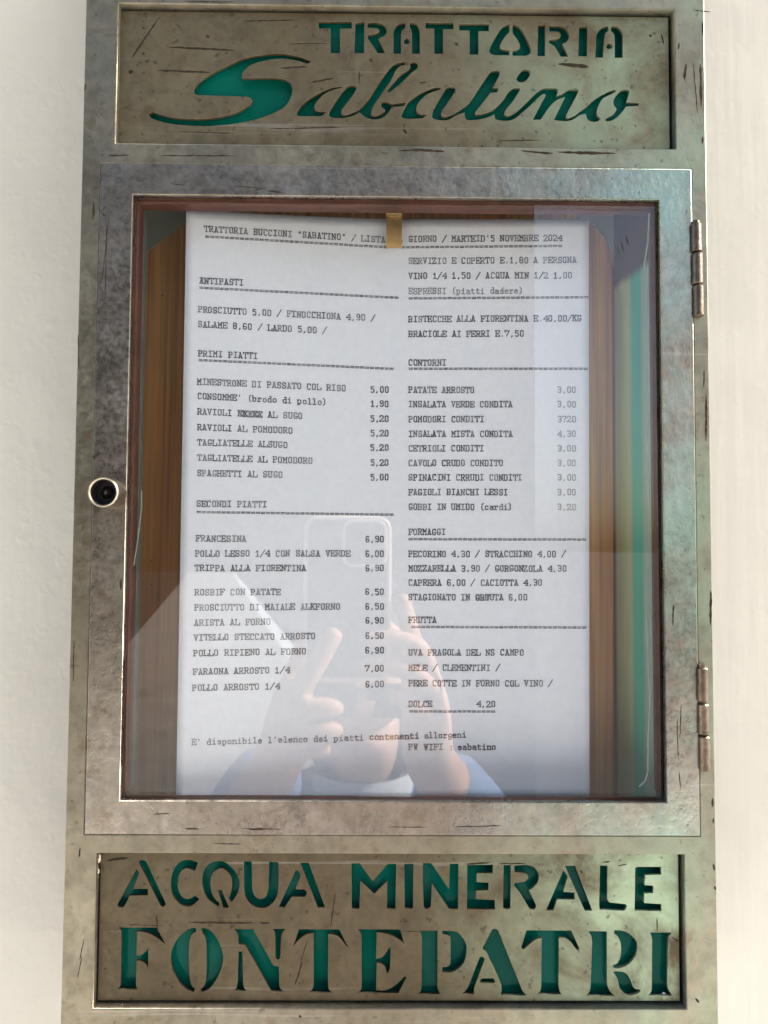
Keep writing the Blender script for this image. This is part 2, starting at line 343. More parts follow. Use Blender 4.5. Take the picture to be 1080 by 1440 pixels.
# letter outlines, traced in crop pixels: (crop origin, scale, points)
c = 1
A1, A2, SS, B0, B1_, B2_, B3_ = ((440, 20), 4.909), ((660, 20), 4.909), ((200, 70), 4.5), ((400, 80), 6.75), ((540, 80), 6.75), ((640, 90), 7.714), ((760, 90), 7.714)
def dot(cx, cy, r): return [(cx, cy - r), (cx + r * .8, cy - r * .5), (cx + r, cy + r * .6), (cx, cy + r), (cx - r, cy + r * .6), (cx - r * .8, cy - r * .5)]
def conv(frm, to, pts):
    (fo, fs), (t, ts) = frm, to
    return [((fo[0] + p[0] / fs - t[0]) * ts, (fo[1] + p[1] / fs - t[1]) * ts, *p[2:]) for p in pts]
TOP = [
 (A1, [(40,50),(268,50),(268,98),(186,98),(186,268),(122,268),(122,98),(40,98)]),
 (A1, [(292,60),(356,52),(352,268),(286,268)]),
 (A1, [(378,60),(440,56,c),(490,75,c),(510,112,c),(495,145,c),(450,168),(498,268),(448,268),(378,165),(380,142),(430,135,c),(455,120,c),(458,108,c),(440,97,c),(378,92)]),
 (A1, [(638,58),(590,68,c),(562,100,c),(556,140),(556,272),(608,272),(608,150),(614,115,c),(638,92)]),
 (A1, [(668,58),(710,65,c),(734,105,c),(738,145),(738,272),(684,272),(684,150),(680,112,c),(668,90)]),
 (A1, dot(647,186,21)),
 (A1, [(778,55),(970,58),(970,102),(898,102),(898,272),(838,272),(838,98),(778,98)]),
 (A2, [(-70,66),(135,66),(135,116),(62,116),(62,278),(2,278),(2,112),(-70,110)]),
 (A2, [(276,68),(225,92,c),(175,165,c),(140,235,c),(142,265,c),(170,282),(276,282),(276,248),(230,243),(210,225,c),(220,195,c),(250,150,c),(276,122)]),
 (A2, [(298,70),(345,90,c),(385,150,c),(422,235,c),(420,268,c),(390,286),(298,286),(298,250),(330,245),(350,225,c),(338,185,c),(298,130)]),
 (A2, [(475,75),(524,75),(522,288),(470,288)]),
 (A2, [(552,80),(620,80),(665,100,c),(688,145,c),(675,185,c),(640,205),(682,292),(632,292),(590,222),(550,195),(552,175),(600,172),(625,160,c),(630,140,c),(615,122,c),(552,118)]),
 (A2, [(758,85),(816,85),(812,290),(752,290)]),
 (A2, [(960,82),(915,92,c),(882,130,c),(876,170),(870,298),(922,298),(930,165),(940,130,c),(960,115)]),
 (A2, [(978,80),(1025,88,c),(1055,130,c),(1058,170),(1058,300),(1004,300),(1004,170),(998,135,c),(978,118)]),
 (A2, dot(965,220,21)),
 (SS, [(1070,72),(980,40,c),(870,24,c),(760,32,c),(640,55,c),(540,100,c),(440,150,c),(370,195,c),(330,240,c),(326,268,c),(345,286),(640,296),(685,303,c),(692,330,c),(670,355,c),(620,385,c),(560,410,c),(450,432,c),(330,438,c),(200,430,c),(110,408,c),(62,395,c),(40,410,c),(60,432,c),(150,462,c),(280,478,c),(420,482,c),(560,470,c),(700,445,c),(820,405,c),(900,360,c),(940,300,c),(948,240,c),(930,205,c),(890,185,c),(820,178,c),(640,180),(630,165,c),(645,130,c),(700,90,c),(790,65,c),(880,55,c),(980,68,c),(1045,88)]),
 (B0, [(540,283),(490,286,c),(400,310,c),(280,370,c),(170,450,c),(115,530,c),(118,553,c),(160,562),(350,562),(400,520),(330,518,c),(290,500,c),(282,470,c),(305,425,c),(380,350,c),(470,310,c),(545,291)]),
 (B0, [(590,285),(630,272,c),(672,278,c),(680,305,c),(650,360,c),(590,440,c),(545,500,c),(540,538,c),(565,552,c),(620,540,c),(700,505,c),(760,450,c),(810,390,c),(870,290,c),(950,170,c),(1010,95,c)]
   + conv(B1_, B0, [(95,72,c),(145,55,c),(195,50),(202,76),(150,88,c),(110,130,c),(60,230,c),(0,315,c)])
   + [(900,385,c),(850,455,c),(822,520,c),(825,553,c),(860,563,c),(920,540,c),(955,505,c),(918,470,c),(918,440,c),(950,425,c),(995,438,c)]
   + conv(B1_, B0, [(70,448),(135,440),(200,430),(200,462),(130,470),(70,474)])
   + [(1010,490,c),(975,540,c),(925,578,c),(860,592,c),(790,580,c),(740,550,c),(715,525),(640,560,c),(560,578,c),(470,577,c),(420,555,c),(428,515,c),(480,430,c),(540,345,c)]),
 (B1_, [(245,62),(290,50,c),(322,75,c),(310,110,c),(260,150,c),(170,240,c),(60,328,c),(25,333),(60,280,c),(150,180,c),(235,120,c),(250,95)]),
 (B1_, [(540,296),(480,292,c),(400,320,c),(300,375,c),(222,440,c),(184,510,c),(165,558,c),(185,580,c),(240,588),(370,580),(408,546),(365,548,c),(320,530,c),(305,490,c),(330,430,c),(400,360,c),(480,325,c),(540,306)]),
 (B1_, [(595,292),(640,286,c),(676,298,c),(665,340,c),(600,440,c),(550,510,c),(542,550,c),(572,570,c),(640,552,c),(720,505,c),(790,455,c),(840,395,c),(900,300,c),(960,210,c)]
   + conv(B2_, B1_, [(380,88,c),(425,72,c),(478,76,c),(478,120,c),(440,195,c),(405,258),(462,262),(468,280,c),(455,305),(382,310),(330,380,c),(250,480,c),(215,530,c),(228,550,c),(320,535,c),(400,505,c),(460,455,c),(520,390,c),(570,315,c),(610,275,c),(650,260,c),(705,262),(690,305,c),(620,410,c),(560,480,c),(535,528,c),(545,558,c),(595,560,c),(660,520,c),(740,450,c),(820,370,c),(890,305,c),(960,265,c)])
   + conv(B3_, B1_, [(90,262,c),(165,262,c),(188,285,c),(172,345),(235,325,c),(310,280,c),(412,278),(400,320,c),(350,420,c),(285,540,c),(276,578,c),(300,588,c),(370,560,c),(440,505,c),(500,465,c),(560,405,c),(640,350,c),(740,298,c),(812,278),(818,296),(760,330,c),(680,370,c),(640,430,c),(612,500,c),(618,558,c),(648,588),(625,618,c),(570,625,c),(515,603,c),(492,540),(430,552,c),(350,602,c),(270,618,c),(145,606),(268,356),(170,395,c),(100,460,c),(40,545,c),(10,590,c)])
   + conv(B2_, B1_, [(925,602),(842,604),(880,530,c),(930,435,c),(984,335),(955,325,c),(900,365,c),(820,445,c),(740,515,c),(660,582,c),(590,612,c),(500,612,c),(440,595,c),(425,545),(360,575,c),(270,598,c),(190,608,c),(130,604,c),(104,570,c),(104,525),(60,537,c),(0,562,c)])
   + [(610,596,c),(530,600,c),(465,582,c),(455,550,c),(480,480,c),(550,360,c)]),
 (B3_, [(880,285),(920,276,c),(962,290,c),(950,350,c),(930,415),(1065,423),(1066,450),(928,460),(890,512,c),(830,577,c),(770,612,c),(718,618,c),(700,602),(730,580,c),(790,545,c),(825,490,c),(800,450,c),(792,400,c),(825,335,c)]),
 (B2_, [(690,110,c),(740,64,c),(800,70,c),(812,110,c),(770,178,c),(705,198,c),(664,165,c)]),
]
C1, C2, C3, C4, C5 = ((160, 1200), 6.75), ((310, 1200), 6.75), ((485, 1200), 6.353), ((640, 1200), 6.75), ((780, 1200), 6.353)
F1, F2, F3, F4, F5, F6 = [((x, 1295), 6.353) for x in (155, 315, 480, 610, 720, 800)]
BOT = [
 (C1, [(216,152),(242,182),(185,338),(322,338),(324,397),(150,400),(98,500,c),(70,512,c),(34,496,c),(60,440)]),
 (C1, [(236,86),(260,66,c),(305,76),(494,480),(470,508,c),(438,492)]),
 (C1, [(800,90),(700,62,c),(620,90,c),(560,180,c),(540,290,c),(560,400,c),(620,475,c),(690,505,c),(750,490,c),(812,435),(770,400),(725,430,c),(680,432,c),(640,405,c),(610,340,c),(608,280,c),(620,200,c),(660,150,c),(705,142,c),(770,166)]),
 (C1, [(995,505),(950,480,c),(880,420,c),(842,310,c),(845,200,c),(900,105,c),(1000,72,c)] + conv(C2, C1, [(65,100,c),(145,180,c),(182,270,c),(168,360,c),(130,430,c),(105,462),(76,430),(100,370,c),(110,290,c),(100,225,c),(65,175,c),(10,140,c)]) + [(950,175,c),(918,250,c),(922,340,c),(950,420,c),(1002,472)]),
 (C2, [(-28,352),(12,352),(80,515),(28,518)]),
 (C2, [(222,78),(296,78),(300,330),(325,405,c),(380,435,c),(430,410,c),(455,340),(462,80),(552,85),(550,340),(520,440,c),(450,505,c),(390,518,c),(310,500,c),(245,430,c),(225,330)]),
 (C2, [(712,165),(740,165),(762,212),(712,342),(800,345),(818,378,c),(800,412),(675,410),(610,512),(552,512)]),
 (C2, [(756,88),(838,92),(992,512),(925,518)]),
 (C3, [(58,90),(132,90),(248,250),(385,95),(460,95),(450,495),(375,495),(378,245),(262,362),(138,240),(128,495),(62,495)]),
 (C3, [(530,95),(612,95),(608,485),(590,494,c),(535,488)]),
 (C3, [(695,88),(770,88),(930,320),(938,95),(1015,95),(1010,498),(930,498),(775,262),(768,470),(740,495,c),(705,485),(695,250)]),
 (C4, [(115,112),(360,108),(355,188),(205,188),(203,275),(318,280),(315,350),(200,352),(195,435),(378,445),(378,532),(112,532)]),
 (C4, [(460,112),(528,112),(524,520),(490,530,c),(455,520)]),
 (C4, [(560,118),(660,110),(745,132,c),(792,200,c),(785,270,c),(740,325,c),(700,350),(770,500),(752,530,c),(705,525),(620,380),(560,310),(565,285),(660,270),(690,245,c),(692,215,c),(672,190,c),(640,182),(565,182)]),
 (C5, [(78,152),(116,210),(78,345),(180,352),(178,412),(22,410),(-12,508),(-77,512)]),
 (C5, [(92,112),(182,112),(336,512),(270,514)]),
 (C5, [(405,110),(472,112),(470,415),(490,440),(635,455),(642,482,c),(620,512),(402,505),(398,460)]),
 (C5, [(720,130),(740,122),(952,122),(952,190),(808,192),(803,285),(882,290),(880,355),(800,355),(800,445),(955,455),(955,515),(715,512)]),
 (F1, [(75,60),(415,60),(492,205),(465,190),(400,140,c),(320,105,c),(240,95),(232,310),(278,306,c),(315,275,c),(340,235),(338,432),(320,390,c),(280,360,c),(235,355),(228,560),(232,590,c),(245,612),(60,612),(86,590,c),(92,560),(100,110),(94,80,c)]),
 (F1, [(765,65),(700,75,c),(610,150,c),(555,250,c),(540,340,c),(560,440,c),(610,540,c),(680,610,c),(748,635),(755,605),(725,575,c),(708,500,c),(702,340,c),(706,200,c),(725,125,c),(768,95)]),
 (F1, [(815,65),(890,85,c),(960,170,c),(1005,290,c),(1005,370,c),(970,480,c),(900,590,c),(815,638),(805,612),(845,570,c),(858,480,c),(860,300,c),(853,170,c),(820,100)]),
 (F2, [(90,75),(260,75),(440,400),(490,410),(492,580),(508,612,c),(540,630),(420,628),(190,215),(130,210),(126,140),(115,105,c)]),
 (F2, [(130,275),(165,275),(170,560),(180,600,c),(200,625),(80,625),(110,600,c),(122,540)]),
 (F2, [(435,72),(550,72),(520,110,c),(510,150),(500,330),(480,345,c),(460,330),(458,130),(450,95,c)]),
 (F2, [(670,75),(1030,78),(1110,238),(1085,215),(1020,140,c),(960,118,c),(930,118),(928,580),(940,618,c),(972,640),(745,640),(782,620,c),(800,580),(800,110),(740,118,c),(670,165,c),(618,228)]),
 (F3, [(145,75),(525,78),(560,202),(528,175,c),(440,125,c),(315,100),(310,340),(365,325,c),(405,275,c),(428,240),(440,250),(435,420),(418,465),(402,460),(382,400,c),(315,370),(310,620),(400,620,c),(490,570,c),(563,495),(580,510),(510,645),(130,645),(168,628,c),(182,590),(180,150),(170,108,c)]),
 (F3, [(700,88),(860,88),(858,590),(866,622,c),(885,655),(675,660),(706,632,c),(718,580),(720,150),(712,112,c)]),
 (F4, [(75,90),(140,90),(220,110,c),(280,190,c),(292,270,c),(270,370,c),(200,440,c),(130,462),(75,462),(75,415),(118,412),(145,390,c),(150,340),(150,160),(136,132,c),(78,118)]),
 (F4, [(410,328),(435,322,c),(455,345),(360,600),(358,655),(250,655),(292,615,c),(320,560)]),
 (F4, [(410,540),(432,515),(530,515),(550,540),(535,555),(420,555)]),
 (F4, [(520,80),(545,72,c),(575,85),(765,560),(790,620,c),(828,668),(598,665),(606,620,c),(605,580),(575,500),(468,272),(440,260),(440,235)]),
 (F5, [(130,85),(530,88),(598,240),(590,262),(565,245),(520,185,c),(470,155,c),(418,150),(415,570),(424,622,c),(440,658),(218,658),(252,628,c),(262,580),(265,155),(210,168,c),(150,215,c),(105,255),(80,245)]),
 (F6, [(170,92),(340,95),(340,560),(362,622,c),(408,672),(155,668),(186,630,c),(195,580),(208,200),(200,138,c)]),
 (F6, [(405,85),(450,85),(530,110,c),(600,180,c),(612,250,c),(590,320,c),(530,390,c),(440,425,c),(395,418),(392,400),(440,370,c),(465,300,c),(463,200,c),(440,145,c),(405,115)]),
 (F6, [(395,458),(440,452,c),(510,470,c),(550,530,c),(580,600,c),(638,615),(630,640,c),(560,665,c),(505,655,c),(455,600,c),(435,520,c)]),
 (F6, [(725,105),(920,105),(892,140,c),(885,180),(878,580),(894,628,c),(925,668),(705,668),(735,636,c),(742,590),(745,170),(738,135,c)]),
]
def smarks(L): return [sliver(*a, YP) for a in L]
top_marks = smarks([(222, 27, 185, 82, 2.6), (235, 66, 330, 71, 2.4), (222, 99, 295, 102, 2.6), (340, 30, 420, 28, 1.4), (395, 96, 432, 94, 2.6), (437, 116, 470, 110, 2.2), (785, 90, 828, 94, 4.5),
   (378, 181, 480, 179, 1.4), (405, 62, 460, 61, 1.2), (181, 99, 186, 103, 5), (200, 74, 203, 77, 3.4), (290, 50, 294, 53, 3.4), (200, 38, 204, 41, 2.4), (590, 117, 600, 115, 1.8), (567, 182, 572, 188, 3),
   (640, 60, 644, 64, 3), (520, 83, 524, 87, 3.5), (505, 100, 505, 118, 1.6), (930, 48, 933, 62, 3), (913, 49, 916, 52, 3), (700, 198, 760, 197, 1.4), (250, 185, 330, 188, 1.1)])
bot_marks = smarks([(265, 1297, 360, 1298, 2.6), (365, 1298, 380, 1298, 2.6), (472, 1256, 465, 1302, 1.6), (425, 1353, 415, 1385, 2.6), (433, 1320, 422, 1356, 1.2), (150, 1210, 180, 1206, 3.4), (848, 1213, 858, 1211, 2), (868, 1218, 882, 1215, 2),
   (816, 1224, 819, 1228, 4), (945, 1318, 958, 1326, 2), (220, 1285, 222, 1312, 2), (180, 1300, 230, 1302, 1.1), (924, 1290, 924, 1310, 1.4), (700, 1215, 740, 1214, 1.4), (655, 1215, 690, 1213, 2.4), (560, 1310, 600, 1309, 1.1), (930, 1400, 931, 1414, 1.1), (750, 1404, 752, 1410, 2.4)])
plate_t = cut_sheet('sign_plate', rect(-.1270, .1321, .1752, .2435), [path(a[0], a[1], p, YP) for a, p in TOP], YP, .0016, .00012, [M['plate'], M['mark']], case, top_marks)
plate_t['label'] = 'upper steel plate with a restaurant name cut out in block and script letters'
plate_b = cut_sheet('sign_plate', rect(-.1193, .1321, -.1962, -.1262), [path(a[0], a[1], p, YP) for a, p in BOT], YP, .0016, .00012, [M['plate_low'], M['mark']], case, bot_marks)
plate_b['label'] = 'lower steel plate with two lines of mineral water lettering cut out'
def backing(z0, z1, parent):
    bm = bmesh.new(); nx, nz = 60, 24; V = {}
    for i in range(nx + 1):
        for j in range(nz + 1):
            x = -.1188 + .2505 * i / nx; z = z0 + (z1 - z0) * j / nz
            dy = .0004 * math.sin(x * 70 + z * 50) + .0003 * math.sin(x * 33 - z * 140 + 1) + .0002 * math.sin(x * 210 + z * 95)
            V[i, j] = bm.verts.new((x, YP + .0042 + dy, z))
    for i in range(nx):
        for j in range(nz): bm.faces.new((V[i, j], V[i + 1, j], V[i + 1, j + 1], V[i, j + 1]))
    return from_bm('green_sheet', bm, M['green'], parent, 60)
backing(.1765, .2430, plate_t); backing(-.1958, -.1275, plate_b)
# torn white scrap caught in the last letter
bm = bmesh.new(); pts = [pix(*q, YP + .0012) for q in [(930, 1398), (933, 1395), (935, 1396), (937, 1398), (936, 1400), (930, 1399.5)]]
bm.faces.new([bm.verts.new(p) for p in pts]); from_bm('paper_scrap', bm, M['paper'], plate_b)
# weld beads along the plate edges
for px, py, r in [(139, 1206, 1.6), (138, 1225, .9), (137, 1233, .7), (136, 1252, .8), (131.5, 1356, 1.0), (172, 1415, .7), (165, 150, .5), (900, 14.5, .6), (880, 14.5, .5)]:
    bm = bmesh.new(); p = pix(px, py, YP - .0003); bmesh.ops.create_uvsphere(bm, u_segments=10, v_segments=6, radius=r * .0011, matrix=Matrix.Translation(p) @ Matrix.Diagonal((.8, .8, 1.5, 1)))
    from_bm('weld_spot', bm, M['knob'], case, 60)

# case body: four deep sides and the back, lined
bm = bmesh.new()
box(bm, X0 + .002, -.1265, .3372, YW - .0008, Z0 + .002, Z1 - .002); box(bm, .1300, X1 - .002, .3372, YW - .0008, Z0 + .002, Z1 - .002)
box(bm, -.1263, .1298, .3372, YW - .0008, Z1 - .012, Z1 - .002); box(bm, -.1263, .1298, .3372, YW - .0008, Z0 + .002, Z0 + .012)
from_bm('case_side', bm, M['body_dark'], case)
bm = bmesh.new(); box(bm, -.1263, .1298, .4020, .4045, Z0 + .013, Z1 - .013); from_bm('back_panel', bm, M['backing'], case)
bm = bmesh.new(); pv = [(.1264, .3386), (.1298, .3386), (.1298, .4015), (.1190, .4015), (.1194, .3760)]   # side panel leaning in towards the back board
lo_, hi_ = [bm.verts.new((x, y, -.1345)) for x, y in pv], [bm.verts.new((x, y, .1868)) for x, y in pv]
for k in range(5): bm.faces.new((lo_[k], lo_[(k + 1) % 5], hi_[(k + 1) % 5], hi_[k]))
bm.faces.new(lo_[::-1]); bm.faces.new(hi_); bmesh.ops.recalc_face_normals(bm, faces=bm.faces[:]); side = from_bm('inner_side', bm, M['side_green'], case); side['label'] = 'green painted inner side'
bm = bmesh.new(); box(bm, -.1262, -.1240, .3375, .4015, -.1345, .1868); from_bm('inner_side', bm, M['sealgrey'], case)
bm = bmesh.new(); box(bm, -.1238, .1260, .3375, .4015, .1850, .1868); from_bm('bounce_ceiling', bm, M['lining'], case)
bm = bmesh.new(); box(bm, -.1238, .1260, .3375, .4015, -.1345, -.1325); from_bm('bounce_floor', bm, M['lining'], case)

# back board with cut top corners
YB = .3730
def bp(px, py): q = pix(px, py, YB); return (q.x, q.z)
bl = [(-.1236, -.1320), (bp(862, 900)[0], -.1320), bp(862, 282), bp(530, 282), (-.1236, bp(206, 282)[1])]
board = cut_sheet('back_board', bl, [], YB, .012, .0008, [M['wood'], M['mark']], case,
    [[(lambda q: (q.x, q.z))(pix(cx_ + 1.0 * math.cos(t), cy_ + 1.0 * math.sin(t), YB)) for t in [k * math.pi / 4 for k in range(8)]] for cx_, cy_ in [(212, 789), (213, 822), (228, 415)]])

for L in ([(196, 276), (275, 276), (262, 312), (252, 320), (208, 352), (196, 354)], [(812, 276), (864, 276), (864, 378), (863, 372), (859, 352), (850, 332), (836, 317), (812, 306)]):
    cut_sheet('corner_plate', [(lambda q: (q.x, q.z))(pix(u_, v_, YB - .0012)) for u_, v_ in L], [], YB - .0012, .0011, .0002, [M['backing'], M['mark']], case)

# ------------------------------------------------------------------ the glazed door
ox0, ox1, oz0, oz1 = -.1104, .1258, -.1104, .1561
dm = [sliver(*a, YD) for a in [(375, 268, 398, 271, 2.2), (330, 262, 372, 265, 1), (240, 258, 262, 261, 1), (880, 330, 884, 345, 2), (952, 1010, 954, 1070, 1.2), (947, 850, 946, 880, 2.2), (958, 990, 956, 1040, 1.2), (150, 310, 148, 420, 1.2), (154, 300, 143, 400, 1),
   (260, 1165, 280, 1166, 2), (340, 1165, 400, 1166, 1.2), (545, 1163, 600, 1163, 1.2), (640, 1163, 705, 1161, 1.4), (350, 1166, 373, 1166, 2.6), (170, 815, 170, 830, 3), (145, 300, 146, 303, 3), (132, 640, 133, 646, 3), (920, 860, 922, 866, 2), (215, 1145, 240, 1144, 1.2), (955, 1085, 957, 1110, 1.2)]]
door = cut_sheet('door', rect(-.1250, .1401, -.1245, .1701), [rect(ox0, ox1, oz0, oz1)], YD, .0032, .0003, [M['door'], M['mark']], case, dm)
door['label'] = 'square steel door frame with a glass pane and round knob'
bm = bmesh.new(); box(bm, -.1180, .1330, .3277, .3303, -.1180, .1638); from_bm('glass_pane', bm, M['glass'], door)
# red-brown glazing bead behind the glass: four strips butted together
bm = bmesh.new(); yb0, yb1 = .3304, .3385
box(bm, -.1190, -.1096, yb0, yb1, -.1095, .1548, .0006); box(bm, .1255, .1261, yb0, yb1, -.1095, .1548, .0003)
box(bm, -.1190, .1261, yb0, yb1, .1549, .1645, .0006); box(bm, -.1190, .1261, yb0, yb1 - .001, -.1180, -.1119, .0006)
from_bm('glazing_bead', bm, M['bead'], door)
bm = bmesh.new(); box(bm, -.1190, -.1098, yb1 + .0005, .3450, -.1100, .1548, .0006); from_bm('seal_strip', bm, M['sealgrey'], door)
# loose sealant thread down the hinge side and lumps along the latch side
for r_, L in ((.00034, [(913, 300), (911, 340), (906, 372), (908, 420), (910, 520), (909, 620), (911, 720), (910, 800), (908, 860), (911, 930), (914, 985), (911, 1040), (911, 1085), (907, 1098), (899, 1106)]),
              (.00030, [(910, 760), (912, 830), (915, 880), (917, 920)]), (.00030, [(199, 690), (199, 712), (196, 740), (192, 770), (188, 795)])):
    bm = bmesh.new(); tube(bm, [pix(px, py, .3312) for px, py in L], r_, 6); from_bm('sealant_thread', bm, M['thread'], door, 60)
# knob: hollow tube with a screw down inside
kc = pix(144.5, 692, .3135)
bm = bmesh.new()
lathe(bm, [(.0064, .0108), (.0066, .0008), (.0064, .0001), (.0060, -.0002), (.0055, .0001), (.0052, .0009), (.0051, .0070), (.0001, .0070)], (kc.x, .3135, kc.z), 'Y', 48, 0)
kn = from_bm('knob', bm, M['knob'], door, 40)
for v in list(kn.data.polygons):
    pass
kn.data.materials.append(M['black'])
for p in kn.data.polygons:
    cc = p.center; r = math.hypot(cc.x - kc.x, cc.z - kc.z)
    if r < .00515 and cc.y > .3145: p.material_index = 1
bm = bmesh.new(); lathe(bm, [(.0030, .0075), (.0030, .0066), (.0026, .0060), (.0009, .0042), (.0001, .0040)], (kc.x - .0004, .3135, kc.z + .0003), 'Y', 6, 0)
from_bm('knob_screw', bm, M['screw'], door)
# two barrel hinges, three knuckles each
def hinge(xs, spans):
    h = None
    for i, (y0, y1) in enumerate(spans):
        a = pix(xs[0] + (xs[1] - xs[0]) * i / 2, y0, .3235); b_ = pix(xs[0] + (xs[1] - xs[0]) * i / 2, y1, .3235)
        bm = bmesh.new(); L = a.z - b_.z; r = .00245
        prof = [(.0006, 0.0), (r * .8, .0001), (r, .0005)] + [(r * (1 + random.uniform(-.02, .015)), L * k / 9) for k in range(1, 9)] + [(r, L - .0007), (r * .8, L - .0002), (.0006, L - .0001)]
        lathe(bm, prof, (a.x, .3240, b_.z), 'Z', 24)
        if h is None:
            tube(bm, [(a.x, .3240, a.z - .0002), (a.x, .3240, a.z + .0012)], .0017, 12)
            h = from_bm('hinge', bm, M['hinge'], case, 40)
        else: from_bm('knuckle', bm, M['hinge'], h, 40)
    return h
hinge((979, 982), [(314, 354.5), (355.5, 400), (401, 445)])['label'] = 'upper barrel hinge'
hinge((988, 991), [(938, 987), (989, 1033.5), (1034.5, 1084)])['label'] = 'lower barrel hinge with rust'

# ------------------------------------------------------------------ the typed menu sheet and its clip
def paper_y(px, py):
    u = min(max((px - 250) / 330.0, 0), 1); v = min(max((py - 300) / 810.0, 0), 1)
    lift = (1 - u) ** 1.7
    return .3518 - .0040 * v - (.0115 - .0020 * v) * lift + .0006 * math.sin(v * 5 + u * 2) + .00025 * math.sin(v * 13 - u * 7) * (1 - u * .5)
def pp(px, py, off=0.0): return pix(px, py, paper_y(px, py) - off)
bm = bmesh.new(); NX, NY = 48, 60; V = {}
def lerp(a, b_, t): return a + (b_ - a) * t
for i in range(NX + 1):
    for j in range(NY + 1):
        u, v = i / NX, j / NY
        xl, xr = lerp(262, 247.3, v), lerp(828, 829, v)
        px = lerp(xl, xr, u); top = 294.5 + 14 * (1 - (1 - min(u / .55, 1)) ** 1.4); bot = lerp(1136, 1122, min(1, u * 1.4))
        py = lerp(top, bot, v); V[i, j] = bm.verts.new(pp(px, py))
for i in range(NX):
    for j in range(NY): bm.faces.new((V[i, j], V[i + 1, j], V[i + 1, j + 1], V[i, j + 1]))
for f in bm.faces:
    f.normal_update()
    if f.normal.y > 0: f.normal_flip()
paper = from_bm('menu_sheet', bm, M['paper'], None, 80)
so = paper.modifiers.new('thickness', 'SOLIDIFY'); so.thickness = .00014; so.offset = -1
tag(paper, 'white typewritten menu sheet in two columns behind the glass', 'menu')

G = {'A': '10 38 50;22 42;00 20;40 60;28 38', 'B': '00 40 51 53 44 14;44 55 57 48 08;10 18', 'C': '58 56 57 48 28 17 11 20 40 51', 'D': '00 40 51 57 48 08;10 18', 'E': '00 60 62;08 68 66;10 18;14 44;43 45',
 'F': '00 30;08 68 66;10 18;14 44;43 45', 'G': '58 56 57 48 28 17 11 20 40 51 53;33 63', 'H': '00 20;40 60;08 28;48 68;10 18;50 58;14 54', 'I': '10 50;18 58;30 38', 'K': '00 20;40 60;08 28;48 68;10 18;58 13;34 50',
 'L': '00 60 63;08 28;10 18', 'M': '00 20;40 60;10 18 34 58 50;08 18;58 68', 'N': '00 20;10 18 50 58;08 18;48 68', 'O': '20 40 51 57 48 28 17 11 20', 'P': '00 30;10 18;08 48 57 55 44 14', 'Q': '20 40 51 57 48 28 17 11 20;32 60',
 'R': '00 20;10 18;08 48 57 55 44 14;34 50 60', 'S': '58 56 57 48 28 17 15 24 44 53 51 40 20 11 12 10', 'T': '20 40;30 38;06 08 68 66', 'U': '08 28;48 68;18 11 20 40 51 58', 'V': '08 28;48 68;18 30 58', 'W': '08 28;48 68;18 20 36 40 58',
 'X': '00 20;40 60;08 28;48 68;10 58;18 50', 'Z': '06 08 58 00 50 52', '0': '20 40 51 57 48 28 17 11 20', '1': '10 50;30 38 16', '2': '06 18 48 57 55 00 60 61', '3': '17 18 48 57 55 44 24;44 53 51 40 20 11', '4': '30 60;50 58 03 63', '5': '58 18 15 45 54 51 40 20 11',
 '6': '57 48 28 17 11 20 40 51 53 44 24 13', '7': '06 08 68 20', '8': '24 44 55 57 48 28 17 15 24 13 11 20 40 51 53 44', '9': '11 20 40 51 57 48 28 17 15 24 44 55', ',': '31 30 2a', '.': '30 31', '/': '0a 69', "'": '38 36', '"': '28 26;48 46', '(': '59 37 31 5a', ')': '19 37 31 1a', ':': '30 31;34 35', '?': '07 18 48 57 55 33;30 31',
 'a': '15 45 54 50 60;53 23 12 11 20 40 51', 'b': '08 18 10;14 25 45 54 51 40 20 11', 'c': '54 45 25 14 11 20 40 51', 'd': '38 58 50 60;54 45 25 14 11 20 40 51', 'e': '13 53 54 45 25 14 11 20 40 51', 'f': '10 50;30 37 48 58;15 55', 'g': '55 5a 4b 1b;54 45 25 14 12 21 41 52',
 'i': '10 50;30 35 15;37 38', 'l': '10 50;30 38 18', 'm': '10 15;30 35;50 55;05 15 25 35 45 55', 'n': '00 20;40 60;10 15;05 15;14 35 45 54 50', 'o': '20 40 51 54 45 25 14 11 20', 'p': '0b 3b;1b 15;05 15;14 25 45 54 51 40 20 11', 'r': '00 40;20 25;05 25;23 45 55 54', 's': '54 45 25 14 23 43 52 51 40 20 11', 't': '15 55;27 21 30 50 51', 'v': '05 25;35 55;15 30 55', '=': '03 63;05 65'}
YV = {'a': -1, 'b': -2}
tv, tf, tink = [], [], []
seq = [0]
def stroke(a, b_, w, ink):
    d = Vector((b_[0] - a[0], b_[1] - a[1])); L = d.length
    if L < 1e-6: d = Vector((1, 0))
    else: d /= L
    nn = Vector((-d.y, d.x)) * w / 2; e = d * w * .42
    A, B = Vector(a) - e, Vector(b_) + e; off = .00012 + seq[0] % 40 * 1.2e-6; seq[0] += 1
    k = len(tv)
    for q in (A + nn, B + nn, B - nn, A - nn):
        tv.append(pp(q.x, q.y, off)); tink.append(ink)
    tf.append((k, k + 1, k + 2, k + 3))
def glyph(ch, px, py, sx, sy, slope, w, ink):
    for pl in G.get(ch, '').split(';'):
        if not pl: continue
        pts = []
        for t in pl.split():
            gx = int(t[0]) - 3; gy = (YV[t[1]] if t[1] in YV else int(t[1])) - 4
            X = px + gx * sx; pts.append((X, py - gy * sy + slope * (X - px)))
        for a, b_ in zip(pts, pts[1:]): stroke(a, b_, w, ink)
